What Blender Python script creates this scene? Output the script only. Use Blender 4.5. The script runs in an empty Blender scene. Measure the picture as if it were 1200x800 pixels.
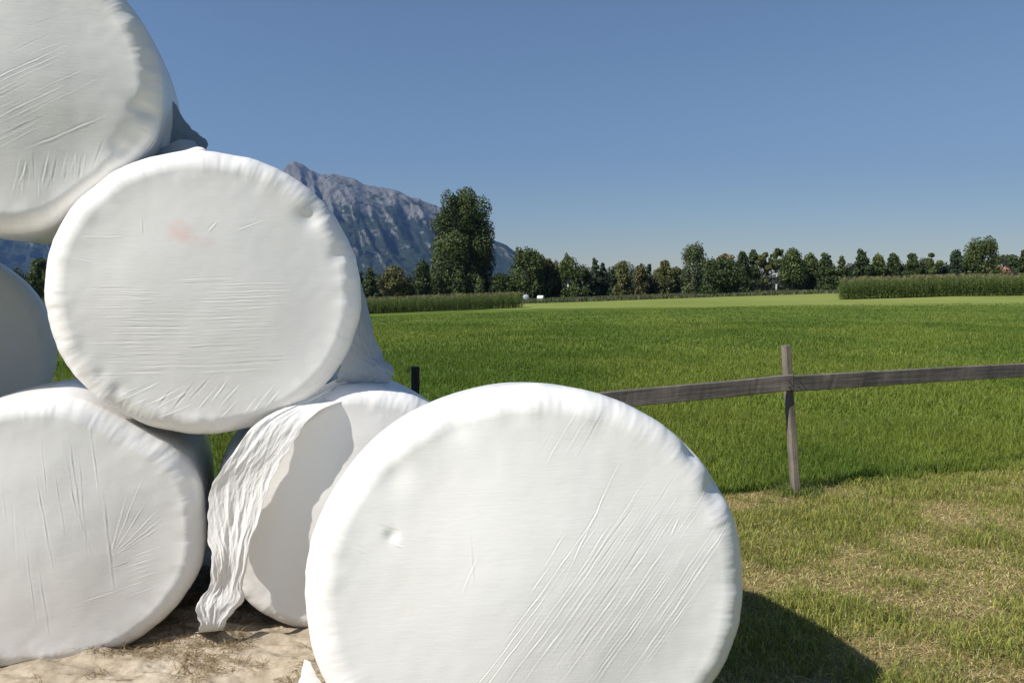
import bpy, math, random
import numpy as np
from mathutils import Vector, Matrix

# ---------------------------------------------------------------- camera
S = bpy.context.scene
C = S.collection
EYE = 1.6
F_PX = 933.0
PITCH = math.atan(62.0 / F_PX)
cam_d = bpy.data.cameras.new('camera')
cam_d.sensor_width = 36.0
cam_d.lens = F_PX / 1200.0 * 36.0
cam_d.clip_start = 0.05
cam_d.clip_end = 40000
cam = bpy.data.objects.new('camera', cam_d)
C.objects.link(cam)
cam.location = (0, 0, EYE)
cam.rotation_euler = (math.pi / 2 - PITCH, 0, 0)
S.camera = cam

# ---------------------------------------------------------------- sky + sun
SUN_H = Vector((-0.90, -0.57))          # towards the sun, on the ground
SUN_EL = math.radians(43)
az = math.atan2(SUN_H.x, SUN_H.y)       # clockwise from +Y
w = bpy.data.worlds.new('World')
S.world = w
w.use_nodes = True
nt = w.node_tree
nt.nodes.clear()
sky = nt.nodes.new('ShaderNodeTexSky')
sky.sky_type = 'NISHITA'
sky.sun_disc = False
sky.sun_elevation = SUN_EL
sky.sun_rotation = az
sky.altitude = 500
sky.air_density = 1.15
sky.dust_density = 0.15
sky.ozone_density = 3.2
bg = nt.nodes.new('ShaderNodeBackground')
bg.inputs['Strength'].default_value = 0.070
wo = nt.nodes.new('ShaderNodeOutputWorld')
nt.links.new(sky.outputs[0], bg.inputs[0])
nt.links.new(bg.outputs[0], wo.inputs[0])
sd = bpy.data.lights.new('sun', 'SUN')
sd.energy = 5.0
sd.angle = math.radians(0.5)
sd.color = (1.0, 0.955, 0.89)
so = bpy.data.objects.new('sun', sd)
C.objects.link(so)
hv = SUN_H.normalized()
to_sun = Vector((hv.x * math.cos(SUN_EL), hv.y * math.cos(SUN_EL), math.sin(SUN_EL)))
so.rotation_euler = to_sun.to_track_quat('Z', 'Y').to_euler()
so.location = (-20, -10, 30)

S.view_settings.view_transform = 'Standard'
S.view_settings.look = 'None'
S.view_settings.gamma = 1
S.view_settings.exposure = 0.32
S.view_settings.use_curve_mapping = False
S.cycles.use_denoising = True
S.cycles.max_bounces = 6
S.cycles.diffuse_bounces = 3
S.cycles.glossy_bounces = 2
S.cycles.transmission_bounces = 3
S.cycles.volume_bounces = 0
S.cycles.transparent_max_bounces = 6
S.cycles.sample_clamp_indirect = 6

rng = np.random.default_rng(7)
random.seed(7)

# ---------------------------------------------------------------- helpers
def P(px, py, depth):
    """world point at world-Y 'depth' seen at photo pixel (px,py)"""
    r = (px - 600) / F_PX
    u = (400 - py) / F_PX
    cy, sy = math.cos(PITCH), math.sin(PITCH)
    d = np.array([r, cy + u * sy, -sy + u * cy])
    return np.array([0, 0, EYE]) + d * (depth / d[1])

def ss(a, b, x):
    t = np.clip((x - a) / (b - a), 0, 1)
    return t * t * (3 - 2 * t)

def _h(i, j, k, seed):
    n = (i * 374761393 + j * 668265263 + k * 2147483647 + seed * 1274126177) & 0xffffffff
    n = ((n ^ (n >> 13)) * 1274126177) & 0xffffffff
    n = ((n ^ (n >> 16)) * 2246822519) & 0xffffffff
    return ((n ^ (n >> 15)) & 0xffffff) / float(0xffffff)

def noise(x, y, z=0.0, seed=0):
    """smooth value noise in -1..1"""
    x, y, z = np.broadcast_arrays(np.asarray(x, float), np.asarray(y, float), np.asarray(z, float))
    i, j, k = np.floor(x).astype(np.int64), np.floor(y).astype(np.int64), np.floor(z).astype(np.int64)
    fx, fy, fz = x - i, y - j, z - k
    fx, fy, fz = [f * f * f * (f * (f * 6 - 15) + 10) for f in (fx, fy, fz)]
    r = 0
    for di in (0, 1):
        wx = fx if di else 1 - fx
        for dj in (0, 1):
            wy = fy if dj else 1 - fy
            for dk in (0, 1):
                wz = fz if dk else 1 - fz
                r = r + wx * wy * wz * _h(i + di, j + dj, k + dk, seed)
    return r * 2 - 1

def fbm(x, y, z=0.0, seed=0, o=4, gain=0.5):
    r, a, f = 0, 1.0, 1.0
    for q in range(o):
        r = r + a * noise(x * f, y * f, np.asarray(z) * f, seed + q * 13)
        a *= gain
        f *= 2.03
    return r

def ridged(x, y, z=0.0, seed=0, o=4, gain=0.5):
    r, a, f = 0, 1.0, 1.0
    for q in range(o):
        r = r + a * (1 - 2 * np.abs(noise(x * f, y * f, np.asarray(z) * f, seed + q * 17)))
        a *= gain
        f *= 2.07
    return r

def mesh_np(name, verts, faces, mat, parent=None, smooth=True, col=None, uv_mats=None):
    """verts (n,3); faces: one (m,k) array or list of such arrays"""
    me = bpy.data.meshes.new(name)
    if not isinstance(faces, list):
        faces = [faces]
    verts = np.asarray(verts, np.float32)
    me.vertices.add(len(verts))
    me.vertices.foreach_set('co', verts.ravel())
    flat = np.concatenate([f.ravel() for f in faces]).astype(np.int32)
    tot = np.concatenate([np.full(len(f), f.shape[1]) for f in faces]).astype(np.int32)
    start = np.concatenate([[0], np.cumsum(tot)[:-1]]).astype(np.int32)
    me.loops.add(len(flat))
    me.loops.foreach_set('vertex_index', flat)
    me.polygons.add(len(tot))
    me.polygons.foreach_set('loop_start', start)
    me.polygons.foreach_set('loop_total', tot)
    me.polygons.foreach_set('use_smooth', np.full(len(tot), smooth))
    if col is not None:
        ca = me.color_attributes.new('Col', 'FLOAT_COLOR', 'POINT')
        cc = np.ones((len(verts), 4), np.float32)
        cc[:, :3] = col
        ca.data.foreach_set('color', cc.ravel())
    me.update(calc_edges=True)
    me.validate()
    me.materials.append(mat)
    o = bpy.data.objects.new(name, me)
    C.objects.link(o)
    if parent is not None:
        o.parent = parent
    return o

def empty(name, loc, rz=0.0):
    o = bpy.data.objects.new(name, None)
    o.empty_display_size = 0.2
    C.objects.link(o)
    o.location = loc
    o.rotation_euler = (0, 0, rz)
    return o

def tag(o, label=None, cat=None, group=None, kind=None):
    if label: o['label'] = label
    if cat: o['category'] = cat
    if group: o['group'] = group
    if kind: o['kind'] = kind
    return o

def grid_faces(nr, nc, wrap=False):
    i = np.arange(nr - 1)[:, None]
    j = np.arange(nc if wrap else nc - 1)[None, :]
    j2 = (j + 1) % nc
    a = i * nc + j; b = i * nc + j2; c = (i + 1) * nc + j2; d = (i + 1) * nc + j
    return np.stack([a, b, c, d], -1).reshape(-1, 4)

def blades(base, h, wd, ang, lean, lean_ang, col, tipcol=None, curve=0.5):
    """grass blades: 5 verts, 3 tris each"""
    n = len(base)
    sx, sy = np.cos(ang) * wd / 2, np.sin(ang) * wd / 2
    lx, ly = np.cos(lean_ang) * lean, np.sin(lean_ang) * lean
    V = np.zeros((n, 5, 3))
    V[:, 0] = base + np.stack([-sx, -sy, 0 * sx], -1)
    V[:, 1] = base + np.stack([sx, sy, 0 * sx], -1)
    mid = base + np.stack([lx * h * .35, ly * h * .35, h * .58], -1)
    V[:, 2] = mid + np.stack([sx * .75, sy * .75, 0 * sx], -1)
    V[:, 3] = mid + np.stack([-sx * .75, -sy * .75, 0 * sx], -1)
    V[:, 4] = base + np.stack([lx * h, ly * h, h * (1 - curve * np.minimum(lean, 1.2) * .55)], -1)
    o = np.arange(n)[:, None] * 5
    T = np.concatenate([o + [0, 1, 2], o + [0, 2, 3], o + [3, 2, 4]], 0)
    K = np.repeat(col[:, None, :], 5, 1)
    K[:, :2] *= .9
    if tipcol is not None:
        K[:, 4] = tipcol
    return V.reshape(-1, 3), T, K.reshape(-1, 3)

def tube(pts, rad, n=8, cap=True):
    pts = [Vector(p) for p in pts]
    V, Fq, Ft = [], [], []
    for i, p in enumerate(pts):
        t = (pts[min(i + 1, len(pts) - 1)] - pts[max(i - 1, 0)]).normalized()
        a = t.cross(Vector((0.3, 1, 0.1))).normalized()
        b = t.cross(a).normalized()
        for k in range(n):
            q = 2 * math.pi * k / n
            V.append(p + (a * math.cos(q) + b * math.sin(q)) * rad[i])
    for i in range(len(pts) - 1):
        for k in range(n):
            Fq.append((i * n + k, i * n + (k + 1) % n, (i + 1) * n + (k + 1) % n, (i + 1) * n + k))
    return np.array([tuple(v) for v in V]), np.array(Fq)

def merge(parts):
    V, Fs, o = [], [], 0
    for v, f in parts:
        V.append(v); Fs.append(f + o); o += len(v)
    return np.concatenate(V), np.concatenate(Fs)

# ---------------------------------------------------------------- materials
def new_mat(name):
    m = bpy.data.materials.new(name)
    m.use_nodes = True
    t = m.node_tree
    b = t.nodes['Principled BSDF']
    return m, t, b

def nd(t, typ, **kw):
    n = t.nodes.new(typ)
    for k, v in kw.items():
        if k in n.inputs: n.inputs[k].default_value = v
        else: setattr(n, k, v)
    return n

def ramp(t, fac, stops):
    r = t.nodes.new('ShaderNodeValToRGB')
    e = r.color_ramp.elements
    while len(e) < len(stops): e.new(0.5)
    for i, (p, c) in enumerate(stops):
        e[i].position = p
        e[i].color = (c[0], c[1], c[2], 1) if len(c) == 3 else c
    t.links.new(fac, r.inputs[0])
    return r

def mixc(t, fac, a, b, blend='MIX'):
    m = t.nodes.new('ShaderNodeMix')
    m.data_type = 'RGBA'
    m.blend_type = blend
    for s, v in ((m.inputs[0], fac), (m.inputs[6], a), (m.inputs[7], b)):
        if hasattr(v, 'links') or isinstance(v, bpy.types.NodeSocket): t.links.new(v, s)
        else: s.default_value = v if not isinstance(v, tuple) else (*v, 1)[:4]
    return m.outputs[2]

def film_mat(name, base=(.81, .80, .78), warm=(.78, .75, .69), rough=.31, pink=None, transl=0.0, bump=.25, crink=0.0, dirt=0.5, foot=.6):
    m, t, b = new_mat(name)
    L = t.links
    tc = nd(t, 'ShaderNodeTexCoord')
    n1 = nd(t, 'ShaderNodeTexNoise', Scale=2.2, Detail=5.0, Roughness=.6)
    L.new(tc.outputs['Object'], n1.inputs['Vector'])
    r1 = ramp(t, n1.outputs['Fac'], [(.42, (0, 0, 0)), (.75, (dirt, dirt, dirt))])
    col = mixc(t, r1.outputs[0], base, warm)
    n2 = nd(t, 'ShaderNodeTexNoise', Scale=60.0, Detail=4.0, Roughness=.7)
    L.new(tc.outputs['Object'], n2.inputs['Vector'])
    r2 = ramp(t, n2.outputs['Fac'], [(.70, (0, 0, 0)), (.82, (.35, .35, .35))])
    col = mixc(t, r2.outputs[0], col, (.45, .42, .36))
    if pink:
        mp = nd(t, 'ShaderNodeMapping')
        mp.inputs['Location'].default_value = (-pink[0], 0, -pink[1])
        L.new(tc.outputs['Object'], mp.inputs['Vector'])
        mp2 = nd(t, 'ShaderNodeMapping')
        mp2.inputs['Rotation'].default_value = (0, math.radians(-18), 0)
        mp2.inputs['Scale'].default_value = (4.4, .4, 7.0)
        L.new(mp.outputs[0], mp2.inputs['Vector'])
        ln = nd(t, 'ShaderNodeVectorMath', operation='LENGTH')
        L.new(mp2.outputs[0], ln.inputs[0])
        ad = nd(t, 'ShaderNodeMath', operation='ADD')
        L.new(ln.outputs['Value'], ad.inputs[0])
        n3 = nd(t, 'ShaderNodeTexNoise', Scale=9.0, Detail=3.0)
        L.new(tc.outputs['Object'], n3.inputs['Vector'])
        sc = nd(t, 'ShaderNodeMath', operation='MULTIPLY')
        sc.inputs[1].default_value = 1.1
        L.new(n3.outputs['Fac'], sc.inputs[0])
        L.new(sc.outputs[0], ad.inputs[1])
        rp = ramp(t, ad.outputs[0], [(.5, (.9, .9, .9)), (1.15, (0, 0, 0))])
        col = mixc(t, rp.outputs[0], col, (.84, .55, .50))
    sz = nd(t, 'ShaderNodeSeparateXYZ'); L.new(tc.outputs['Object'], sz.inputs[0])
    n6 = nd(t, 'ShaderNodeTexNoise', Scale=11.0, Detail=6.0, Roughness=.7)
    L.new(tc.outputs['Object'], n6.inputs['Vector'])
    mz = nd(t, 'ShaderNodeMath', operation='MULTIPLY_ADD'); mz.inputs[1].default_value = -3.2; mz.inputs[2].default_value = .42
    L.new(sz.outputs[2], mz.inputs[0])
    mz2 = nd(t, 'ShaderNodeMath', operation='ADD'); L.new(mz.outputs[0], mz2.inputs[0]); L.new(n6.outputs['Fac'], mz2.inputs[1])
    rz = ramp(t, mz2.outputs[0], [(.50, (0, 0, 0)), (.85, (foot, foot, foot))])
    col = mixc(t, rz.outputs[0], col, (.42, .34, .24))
    L.new(col, b.inputs['Base Color'])
    b.inputs['Roughness'].default_value = rough
    b.inputs['Specular IOR Level'].default_value = .45
    # fine stretch lines of the film
    mp = nd(t, 'ShaderNodeMapping')
    mp.inputs['Scale'].default_value = (14, 14, 130)
    mp.inputs['Rotation'].default_value = (0, .12, 0)
    L.new(tc.outputs['Object'], mp.inputs['Vector'])
    n4 = nd(t, 'ShaderNodeTexNoise', Scale=1.0, Detail=3.0, Roughness=.6)
    L.new(mp.outputs[0], n4.inputs['Vector'])
    n5 = nd(t, 'ShaderNodeTexNoise', Scale=14.0, Detail=5.0, Roughness=.55)
    L.new(tc.outputs['Object'], n5.inputs['Vector'])
    b1 = nd(t, 'ShaderNodeBump', Strength=bump, Distance=.002)
    L.new(n4.outputs['Fac'], b1.inputs['Height'])
    b2 = nd(t, 'ShaderNodeBump', Strength=.10, Distance=.006)
    L.new(n5.outputs['Fac'], b2.inputs['Height'])
    L.new(b1.outputs[0], b2.inputs['Normal'])
    out = b2.outputs[0]
    if crink:
        vo = nd(t, 'ShaderNodeTexNoise', Scale=26.0, Detail=4.0, Roughness=.55, Distortion=1.4)
        L.new(tc.outputs['Object'], vo.inputs['Vector'])
        b3 = nd(t, 'ShaderNodeBump', Strength=crink, Distance=.012)
        L.new(vo.outputs['Fac'], b3.inputs['Height'])
        L.new(out, b3.inputs['Normal'])
        out = b3.outputs[0]
    L.new(out, b.inputs['Normal'])
    if transl:
        tr = nd(t, 'ShaderNodeBsdfTranslucent')
        L.new(col, tr.inputs['Color'])
        L.new(out, tr.inputs['Normal'])
        ms = nd(t, 'ShaderNodeMixShader')
        ms.inputs[0].default_value = transl
        L.new(b.outputs[0], ms.inputs[1]); L.new(tr.outputs[0], ms.inputs[2])
        L.new(ms.outputs[0], t.nodes['Material Output'].inputs['Surface'])
    return m

def leaf_mat(name, transl=.3, rough=.55, noise_amt=.0):
    m, t, b = new_mat(name)
    L = t.links
    at = nd(t, 'ShaderNodeVertexColor', layer_name='Col')
    L.new(at.outputs[0], b.inputs['Base Color'])
    b.inputs['Roughness'].default_value = rough
    b.inputs['Specular IOR Level'].default_value = .25
    tr = nd(t, 'ShaderNodeBsdfTranslucent')
    L.new(at.outputs[0], tr.inputs['Color'])
    ms = nd(t, 'ShaderNodeMixShader')
    ms.inputs[0].default_value = transl
    L.new(b.outputs[0], ms.inputs[1]); L.new(tr.outputs[0], ms.inputs[2])
    L.new(ms.outputs[0], t.nodes['Material Output'].inputs['Surface'])
    return m

def plain_mat(name, c, rough=.8, var=.25, scale=8.0):
    m, t, b = new_mat(name)
    tc = nd(t, 'ShaderNodeTexCoord')
    n = nd(t, 'ShaderNodeTexNoise', Scale=scale, Detail=5.0)
    t.links.new(tc.outputs['Object'], n.inputs['Vector'])
    lo = tuple(x * (1 - var) for x in c); hi = tuple(min(1, x * (1 + var)) for x in c)
    r = ramp(t, n.outputs['Fac'], [(.3, lo), (.7, hi)])
    t.links.new(r.outputs[0], b.inputs['Base Color'])
    b.inputs['Roughness'].default_value = rough
    return m

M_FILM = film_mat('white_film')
M_FILM_C = film_mat('clean_white_film', foot=0.0)
M_FILM_B = film_mat('white_film_marked', foot=0.0, pink=(-.09, .865))
M_SHEET = film_mat('loose_film', foot=0.0, base=(.84, .83, .81), transl=.16, crink=.16, rough=.32, dirt=.35)
M_VEIL = film_mat('thin_film', foot=0.0, base=(.60, .64, .69), transl=.45, crink=.4, rough=.3, dirt=.1)  # blue-grey base carries the shade on the hanging film
M_SHADEFILM = film_mat('shade_tinted_film', foot=0.0, base=(.24, .31, .40), warm=(.20, .27, .35), transl=.1, crink=.25, rough=.5)  # shade on the white flap is painted into this dark slate base
M_LEAF = leaf_mat('foliage', .22)
M_GRASS = leaf_mat('grass_blades', .35, .5)
M_BARK = plain_mat('bark', (.11, .09, .07), .9, .35, 3.0)
M_BIRCH = plain_mat('pale_bark', (.42, .40, .36), .8, .35, 2.0)

def wood_mat(name, dark, light):
    m, t, b = new_mat(name)
    L = t.links
    tc = nd(t, 'ShaderNodeTexCoord')
    mp = nd(t, 'ShaderNodeMapping')
    mp.inputs['Scale'].default_value = (1.2, 26, 26)
    L.new(tc.outputs['Object'], mp.inputs['Vector'])
    n1 = nd(t, 'ShaderNodeTexNoise', Scale=1.6, Detail=7.0, Roughness=.65, Distortion=.6)
    L.new(mp.outputs[0], n1.inputs['Vector'])
    r = ramp(t, n1.outputs['Fac'], [(.28, dark), (.5, tuple((a + c) / 2 for a, c in zip(dark, light))), (.75, light)])
    n2 = nd(t, 'ShaderNodeTexNoise', Scale=3.0, Detail=4.0)
    L.new(tc.outputs['Object'], n2.inputs['Vector'])
    r2 = ramp(t, n2.outputs['Fac'], [(.35, (.65, .65, .68)), (.65, (1.15, 1.12, 1.08))])
    col = mixc(t, 1.0, r.outputs[0], r2.outputs[0], 'MULTIPLY')
    # knots
    sx_ = nd(t, 'ShaderNodeSeparateXYZ'); L.new(tc.outputs['Object'], sx_.inputs[0])
    cx3 = nd(t, 'ShaderNodeCombineXYZ')
    m1 = nd(t, 'ShaderNodeMath', operation='MULTIPLY'); m1.inputs[1].default_value = 2.2; L.new(sx_.outputs[0], m1.inputs[0])
    m2 = nd(t, 'ShaderNodeMath', operation='MULTIPLY_ADD'); m2.inputs[1].default_value = 3.6; m2.inputs[2].default_value = .37; L.new(sx_.outputs[2], m2.inputs[0])
    L.new(m1.outputs[0], cx3.inputs[0]); L.new(m2.outputs[0], cx3.inputs[1])
    vo = nd(t, 'ShaderNodeTexVoronoi', Scale=1.0, voronoi_dimensions='2D')
    vo.inputs['Randomness'].default_value = .85
    L.new(cx3.outputs[0], vo.inputs['Vector'])
    rk = ramp(t, vo.outputs['Distance'], [(.0, (1, 1, 1)), (.05, (.9, .9, .9)), (.065, (.0, .0, .0)), (.085, (.7, .7, .7)), (.12, (0, 0, 0))])
    col = mixc(t, rk.outputs[0], col, (.23, .19, .16))
    L.new(col, b.inputs['Base Color'])
    b.inputs['Roughness'].default_value = .85
    bp = nd(t, 'ShaderNodeBump', Strength=.7, Distance=.004)
    L.new(n1.outputs['Fac'], bp.inputs['Height'])
    L.new(bp.outputs[0], b.inputs['Normal'])
    return m
M_WOOD = wood_mat('weathered_wood', (.07, .060, .053), (.23, .20, .175))
M_WOODP = wood_mat('weathered_post', (.09, .075, .062), (.25, .215, .18))
M_WOODD = wood_mat('shade_dark_post', (.012, .013, .014), (.04, .04, .042))  # shade on the post behind the bales, painted as dark wood; also nails

# ---------------------------------------------------------------- terrain
def gz(x, y):
    x = np.asarray(x, float); y = np.asarray(y, float)
    s = ss(15, 105, y)
    z = s * np.clip(-1.05 + .034 * x, -1.9, .75)
    return z + ss(10, 40, y) * .05 * fbm(x * .06, y * .06, 0, 3, 3)

def edge_y(x):      # where the mown strip ends and the meadow starts
    return 6.08 + .30 * (x - 1.5) + .07 * noise(np.asarray(x) * 2.2, 0, 0, 5) + .04 * noise(np.asarray(x) * 7, 0, 0, 6)

def axis_steps(lo, hi, first, grow):
    a = [0.0]; st = first
    while a[-1] < hi:
        a.append(a[-1] + st); st *= grow
    b = [0.0]; st = first
    while b[-1] > lo:
        b.append(b[-1] - st); st *= grow
    return np.array(sorted(set(b + a)))
gx = axis_steps(-8500, 8500, .35, 1.05)
gy = axis_steps(-110, 9000, .35, 1.045)
X, Y = np.meshgrid(gx, gy)
Z = gz(X, Y)
near = (np.abs(X) < 8) & (Y < 12)
Z = Z + np.where(near, .012 * fbm(X * 1.7, Y * 1.7, 0, 9, 3), 0) - .012

mg, t, b = new_mat('ground')
L = t.links
geo = nd(t, 'ShaderNodeNewGeometry')
sep = nd(t, 'ShaderNodeSeparateXYZ')
L.new(geo.outputs['Position'], sep.inputs[0])
def M(op, a, b_=None, c_=None):
    n = nd(t, 'ShaderNodeMath', operation=op)
    for i, v in enumerate((a, b_, c_)):
        if v is None: continue
        if isinstance(v, (int, float)): n.inputs[i].default_value = v
        else: L.new(v, n.inputs[i])
    return n.outputs[0]
def NZ(scale, detail=4.0, rough=.5, mapping=None):
    n = nd(t, 'ShaderNodeTexNoise', Scale=scale, Detail=detail, Roughness=rough)
    if mapping:
        mp = nd(t, 'ShaderNodeMapping'); mp.inputs['Scale'].default_value = mapping
        L.new(geo.outputs['Position'], mp.inputs['Vector']); L.new(mp.outputs[0], n.inputs['Vector'])
    else:
        L.new(geo.outputs['Position'], n.inputs['Vector'])
    return n.outputs['Fac']
lush = ramp(t, NZ(.16, 6, .62, (1, .45, 1)), [(.3, (.076, .122, .020)), (.5, (.098, .144, .024)), (.72, (.126, .170, .031))]).outputs[0]
fine = ramp(t, NZ(9, 5, .7, (1, .35, 1)), [(.25, (.55, .55, .55)), (.75, (1.35, 1.35, 1.35))]).outputs[0]
lush = mixc(t, 1.0, lush, fine, 'MULTIPLY')
dry = ramp(t, NZ(2.2, 8, .7), [(.3, (.10, .11, .035)), (.5, (.20, .185, .075)), (.7, (.31, .25, .12))]).outputs[0]
mown = ramp(t, NZ(.05, 4, .6, (1, .3, 1)), [(.3, (.16, .20, .045)), (.7, (.235, .26, .075))]).outputs[0]
weed = ramp(t, NZ(.4, 5, .6), [(.3, (.060, .075, .030)), (.7, (.12, .115, .055))]).outputs[0]
e1 = M('SUBTRACT', sep.outputs[1], M('ADD', M('MULTIPLY', sep.outputs[0], .30), 5.63))
f1 = M('MULTIPLY_ADD', M('ADD', e1, M('MULTIPLY', M('SUBTRACT', NZ(3, 3), .5), .25)), 8.0, .5)
f1 = M('MINIMUM', M('MAXIMUM', f1, 0), 1)
col = mixc(t, f1, dry, lush)
e2 = M('SUBTRACT', sep.outputs[1], M('ADD', 103, M('MULTIPLY', sep.outputs[0], -.90)))
f2 = M('MINIMUM', M('MAXIMUM', M('MULTIPLY_ADD', M('ADD', e2, M('MULTIPLY', M('SUBTRACT', NZ(.12, 4), .5), 14)), .5, .5), 0), 1)
col = mixc(t, f2, col, mown)
e3 = M('SUBTRACT', sep.outputs[1], 138)
f3 = M('MINIMUM', M('MAXIMUM', M('MULTIPLY_ADD', M('ADD', e3, M('MULTIPLY', M('SUBTRACT', NZ(.1, 4), .5), 20)), .3, .5), 0), 1)
col = mixc(t, f3, col, weed)
L.new(col, b.inputs['Base Color'])
b.inputs['Roughness'].default_value = 1.0
b.inputs['Specular IOR Level'].default_value = .05
bp = nd(t, 'ShaderNodeBump', Strength=.8, Distance=.05)
L.new(NZ(14, 6, .7), bp.inputs['Height'])
L.new(bp.outputs[0], b.inputs['Normal'])
ground = mesh_np('ground', np.stack([X, Y, Z], -1).reshape(-1, 3), grid_faces(len(gy), len(gx)), mg)
tag(ground, kind='structure')

# ---------------------------------------------------------------- mountain
ridge = [(-900, 150), (-600, 175), (-300, 190), (-60, 178), (60, 205), (150, 228), (220, 238), (290, 226), (325, 212), (337, 203), (343, 194), (350, 192), (357, 194), (366, 202),
         (378, 206), (392, 205), (404, 207), (414, 210), (428, 216), (445, 220), (462, 224), (480, 230), (500, 236), (516, 242), (540, 258),
         (560, 272), (577, 281), (594, 289), (608, 298), (625, 312), (645, 325), (680, 334), (800, 338)]
rp = np.array(ridge, float)
nx_, ny_ = 900, 240
pxs = np.linspace(-900, 800, nx_)
ts = np.linspace(0, 1.25, ny_)
PX, T = np.meshgrid(pxs, ts)
RY = np.interp(PX, rp[:, 0], rp[:, 1])
D0, D1 = 4300.0, 5600.0
D = D0 + (D1 - D0) * T
Hr = (338 - RY) / F_PX * D1
Hr = Hr + 5 * ridged(PX * .06, 0, 0, 21, 4) * ss(10, 150, Hr)
prof = np.where(T <= 1, (T ** 1.25) * .62 + .38 * ss(.35, 1.0, T), 1 - (T - 1) * 1.6)
XW = (PX - 600) / F_PX * D
u = XW / 780 + T * 1.7 + .35 * fbm(XW / 900, T * 1.5, 0, 35, 2)
sp = ridged(u, T * .45, 0, 31, 3, .5) + .22 * ridged(XW / 90 + T * 6, T * 3, 0, 33, 3, .5)
mid = np.clip(T, 0, 1) * np.clip(1.02 - T, 0, 1) * 4
ZM = Hr * prof + mid * (sp * .085 * Hr + fbm(XW / 110, T * 9, 0, 41, 4) * .02 * Hr)
# cliff bands: steps in the upper slope
step = .03 * Hr * np.tanh(5 * fbm(XW / 300 + ZM / 400, ZM / 150, 0, 51, 3))
ZM = ZM + mid * step
DW = D - 170 * sp * mid - 25 * mid * fbm(XW / 60, ZM / 60, 0, 61, 3)
ZM = np.where(T == 0, -3, ZM)
mm, t, b = new_mat('mountain')
L = t.links
geo = nd(t, 'ShaderNodeNewGeometry')
sepn = nd(t, 'ShaderNodeSeparateXYZ'); L.new(geo.outputs['Normal'], sepn.inputs[0])
sep = nd(t, 'ShaderNodeSeparateXYZ'); L.new(geo.outputs['Position'], sep.inputs[0])
n_big = NZ(.0045, 6, .6, (1, 1, 1.4))
n_str = NZ(.022, 7, .7, (1.5, .6, .3))
alt = M('MULTIPLY', M('SUBTRACT', sep.outputs[2], 330), .0009)
q = M('ADD', M('ADD', M('MULTIPLY', n_big, .75), M('MULTIPLY', n_str, .45)), alt)
q = M('ADD', q, M('MULTIPLY', M('SUBTRACT', .62, sepn.outputs[2]), .35))
rockmask = ramp(t, q, [(.68, (0, 0, 0)), (.80, (1, 1, 1))]).outputs[0]
rock = ramp(t, n_str, [(.3, (.085, .087, .085)), (.65, (.22, .215, .20))]).outputs[0]
wood = ramp(t, NZ(.03, 5, .7), [(.3, (.018, .028, .018)), (.7, (.042, .056, .030))]).outputs[0]
L.new(mixc(t, rockmask, wood, rock), b.inputs['Base Color'])
b.inputs['Roughness'].default_value = 1
b.inputs['Specular IOR Level'].default_value = 0
bp = nd(t, 'ShaderNodeBump', Strength=1.0, Distance=22.0)
L.new(NZ(.02, 8, .65), bp.inputs['Height']); L.new(bp.outputs[0], b.inputs['Normal'])
mt = mesh_np('mountain', np.stack([XW, DW, ZM], -1).reshape(-1, 3), grid_faces(ny_, nx_), mm)
tag(mt, kind='structure')

# ---------------------------------------------------------------- haze
hb = [(-8900, -160, -8), (8900, -160, -8), (8900, 9300, -8), (-8900, 9300, -8), (-8900, -160, 1500), (8900, -160, 1500), (8900, 9300, 1500), (-8900, 9300, 1500)]
hf = np.array([(3, 2, 1, 0), (4, 5, 6, 7), (0, 1, 5, 4), (1, 2, 6, 5), (2, 3, 7, 6), (3, 0, 4, 7)])
mh = bpy.data.materials.new('haze'); mh.use_nodes = True
mh.node_tree.nodes.clear()
pv = mh.node_tree.nodes.new('ShaderNodeVolumePrincipled')
pv.inputs['Color'].default_value = (.26, .48, 1.0, 1)
pv.inputs['Density'].default_value = 6.5e-5
pv.inputs['Anisotropy'].default_value = .35
mo = mh.node_tree.nodes.new('ShaderNodeOutputMaterial')
mh.node_tree.links.new(pv.outputs[0], mo.inputs['Volume'])
hz = mesh_np('haze', np.array(hb), hf, mh, smooth=False)
tag(hz, kind='stuff')

# ---------------------------------------------------------------- bales
YAW = math.radians(16.7)
def seg(h, U, V, x0, y0, x1, y1, wd, amp):
    dx, dy = x1 - x0, y1 - y0
    ln = math.hypot(dx, dy)
    dx /= ln; dy /= ln
    a = (U - x0) * dx + (V - y0) * dy
    m = (a > -.01) & (a < ln + .01)
    d = -(U - x0) * dy + (V - y0) * dx
    m &= np.abs(d) < wd * 5
    am, dm = a[m], d[m]
    dm = dm + .0010 * np.sin(am * 31 + x0 * 90) + .0005 * np.sin(am * 77 + y0 * 50)
    tp = np.clip(np.minimum(am, ln - am) / (ln * .3 + 1e-6), 0, 1)
    tp = tp * (.75 + .25 * np.sin(am * 45 + x0 * 200))
    wd = wd * .62
    h[m] += .32 * amp * tp * (np.exp(-(dm / wd) ** 2) - .7 * np.exp(-((dm - 1.9 * wd) / wd) ** 2))

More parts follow.
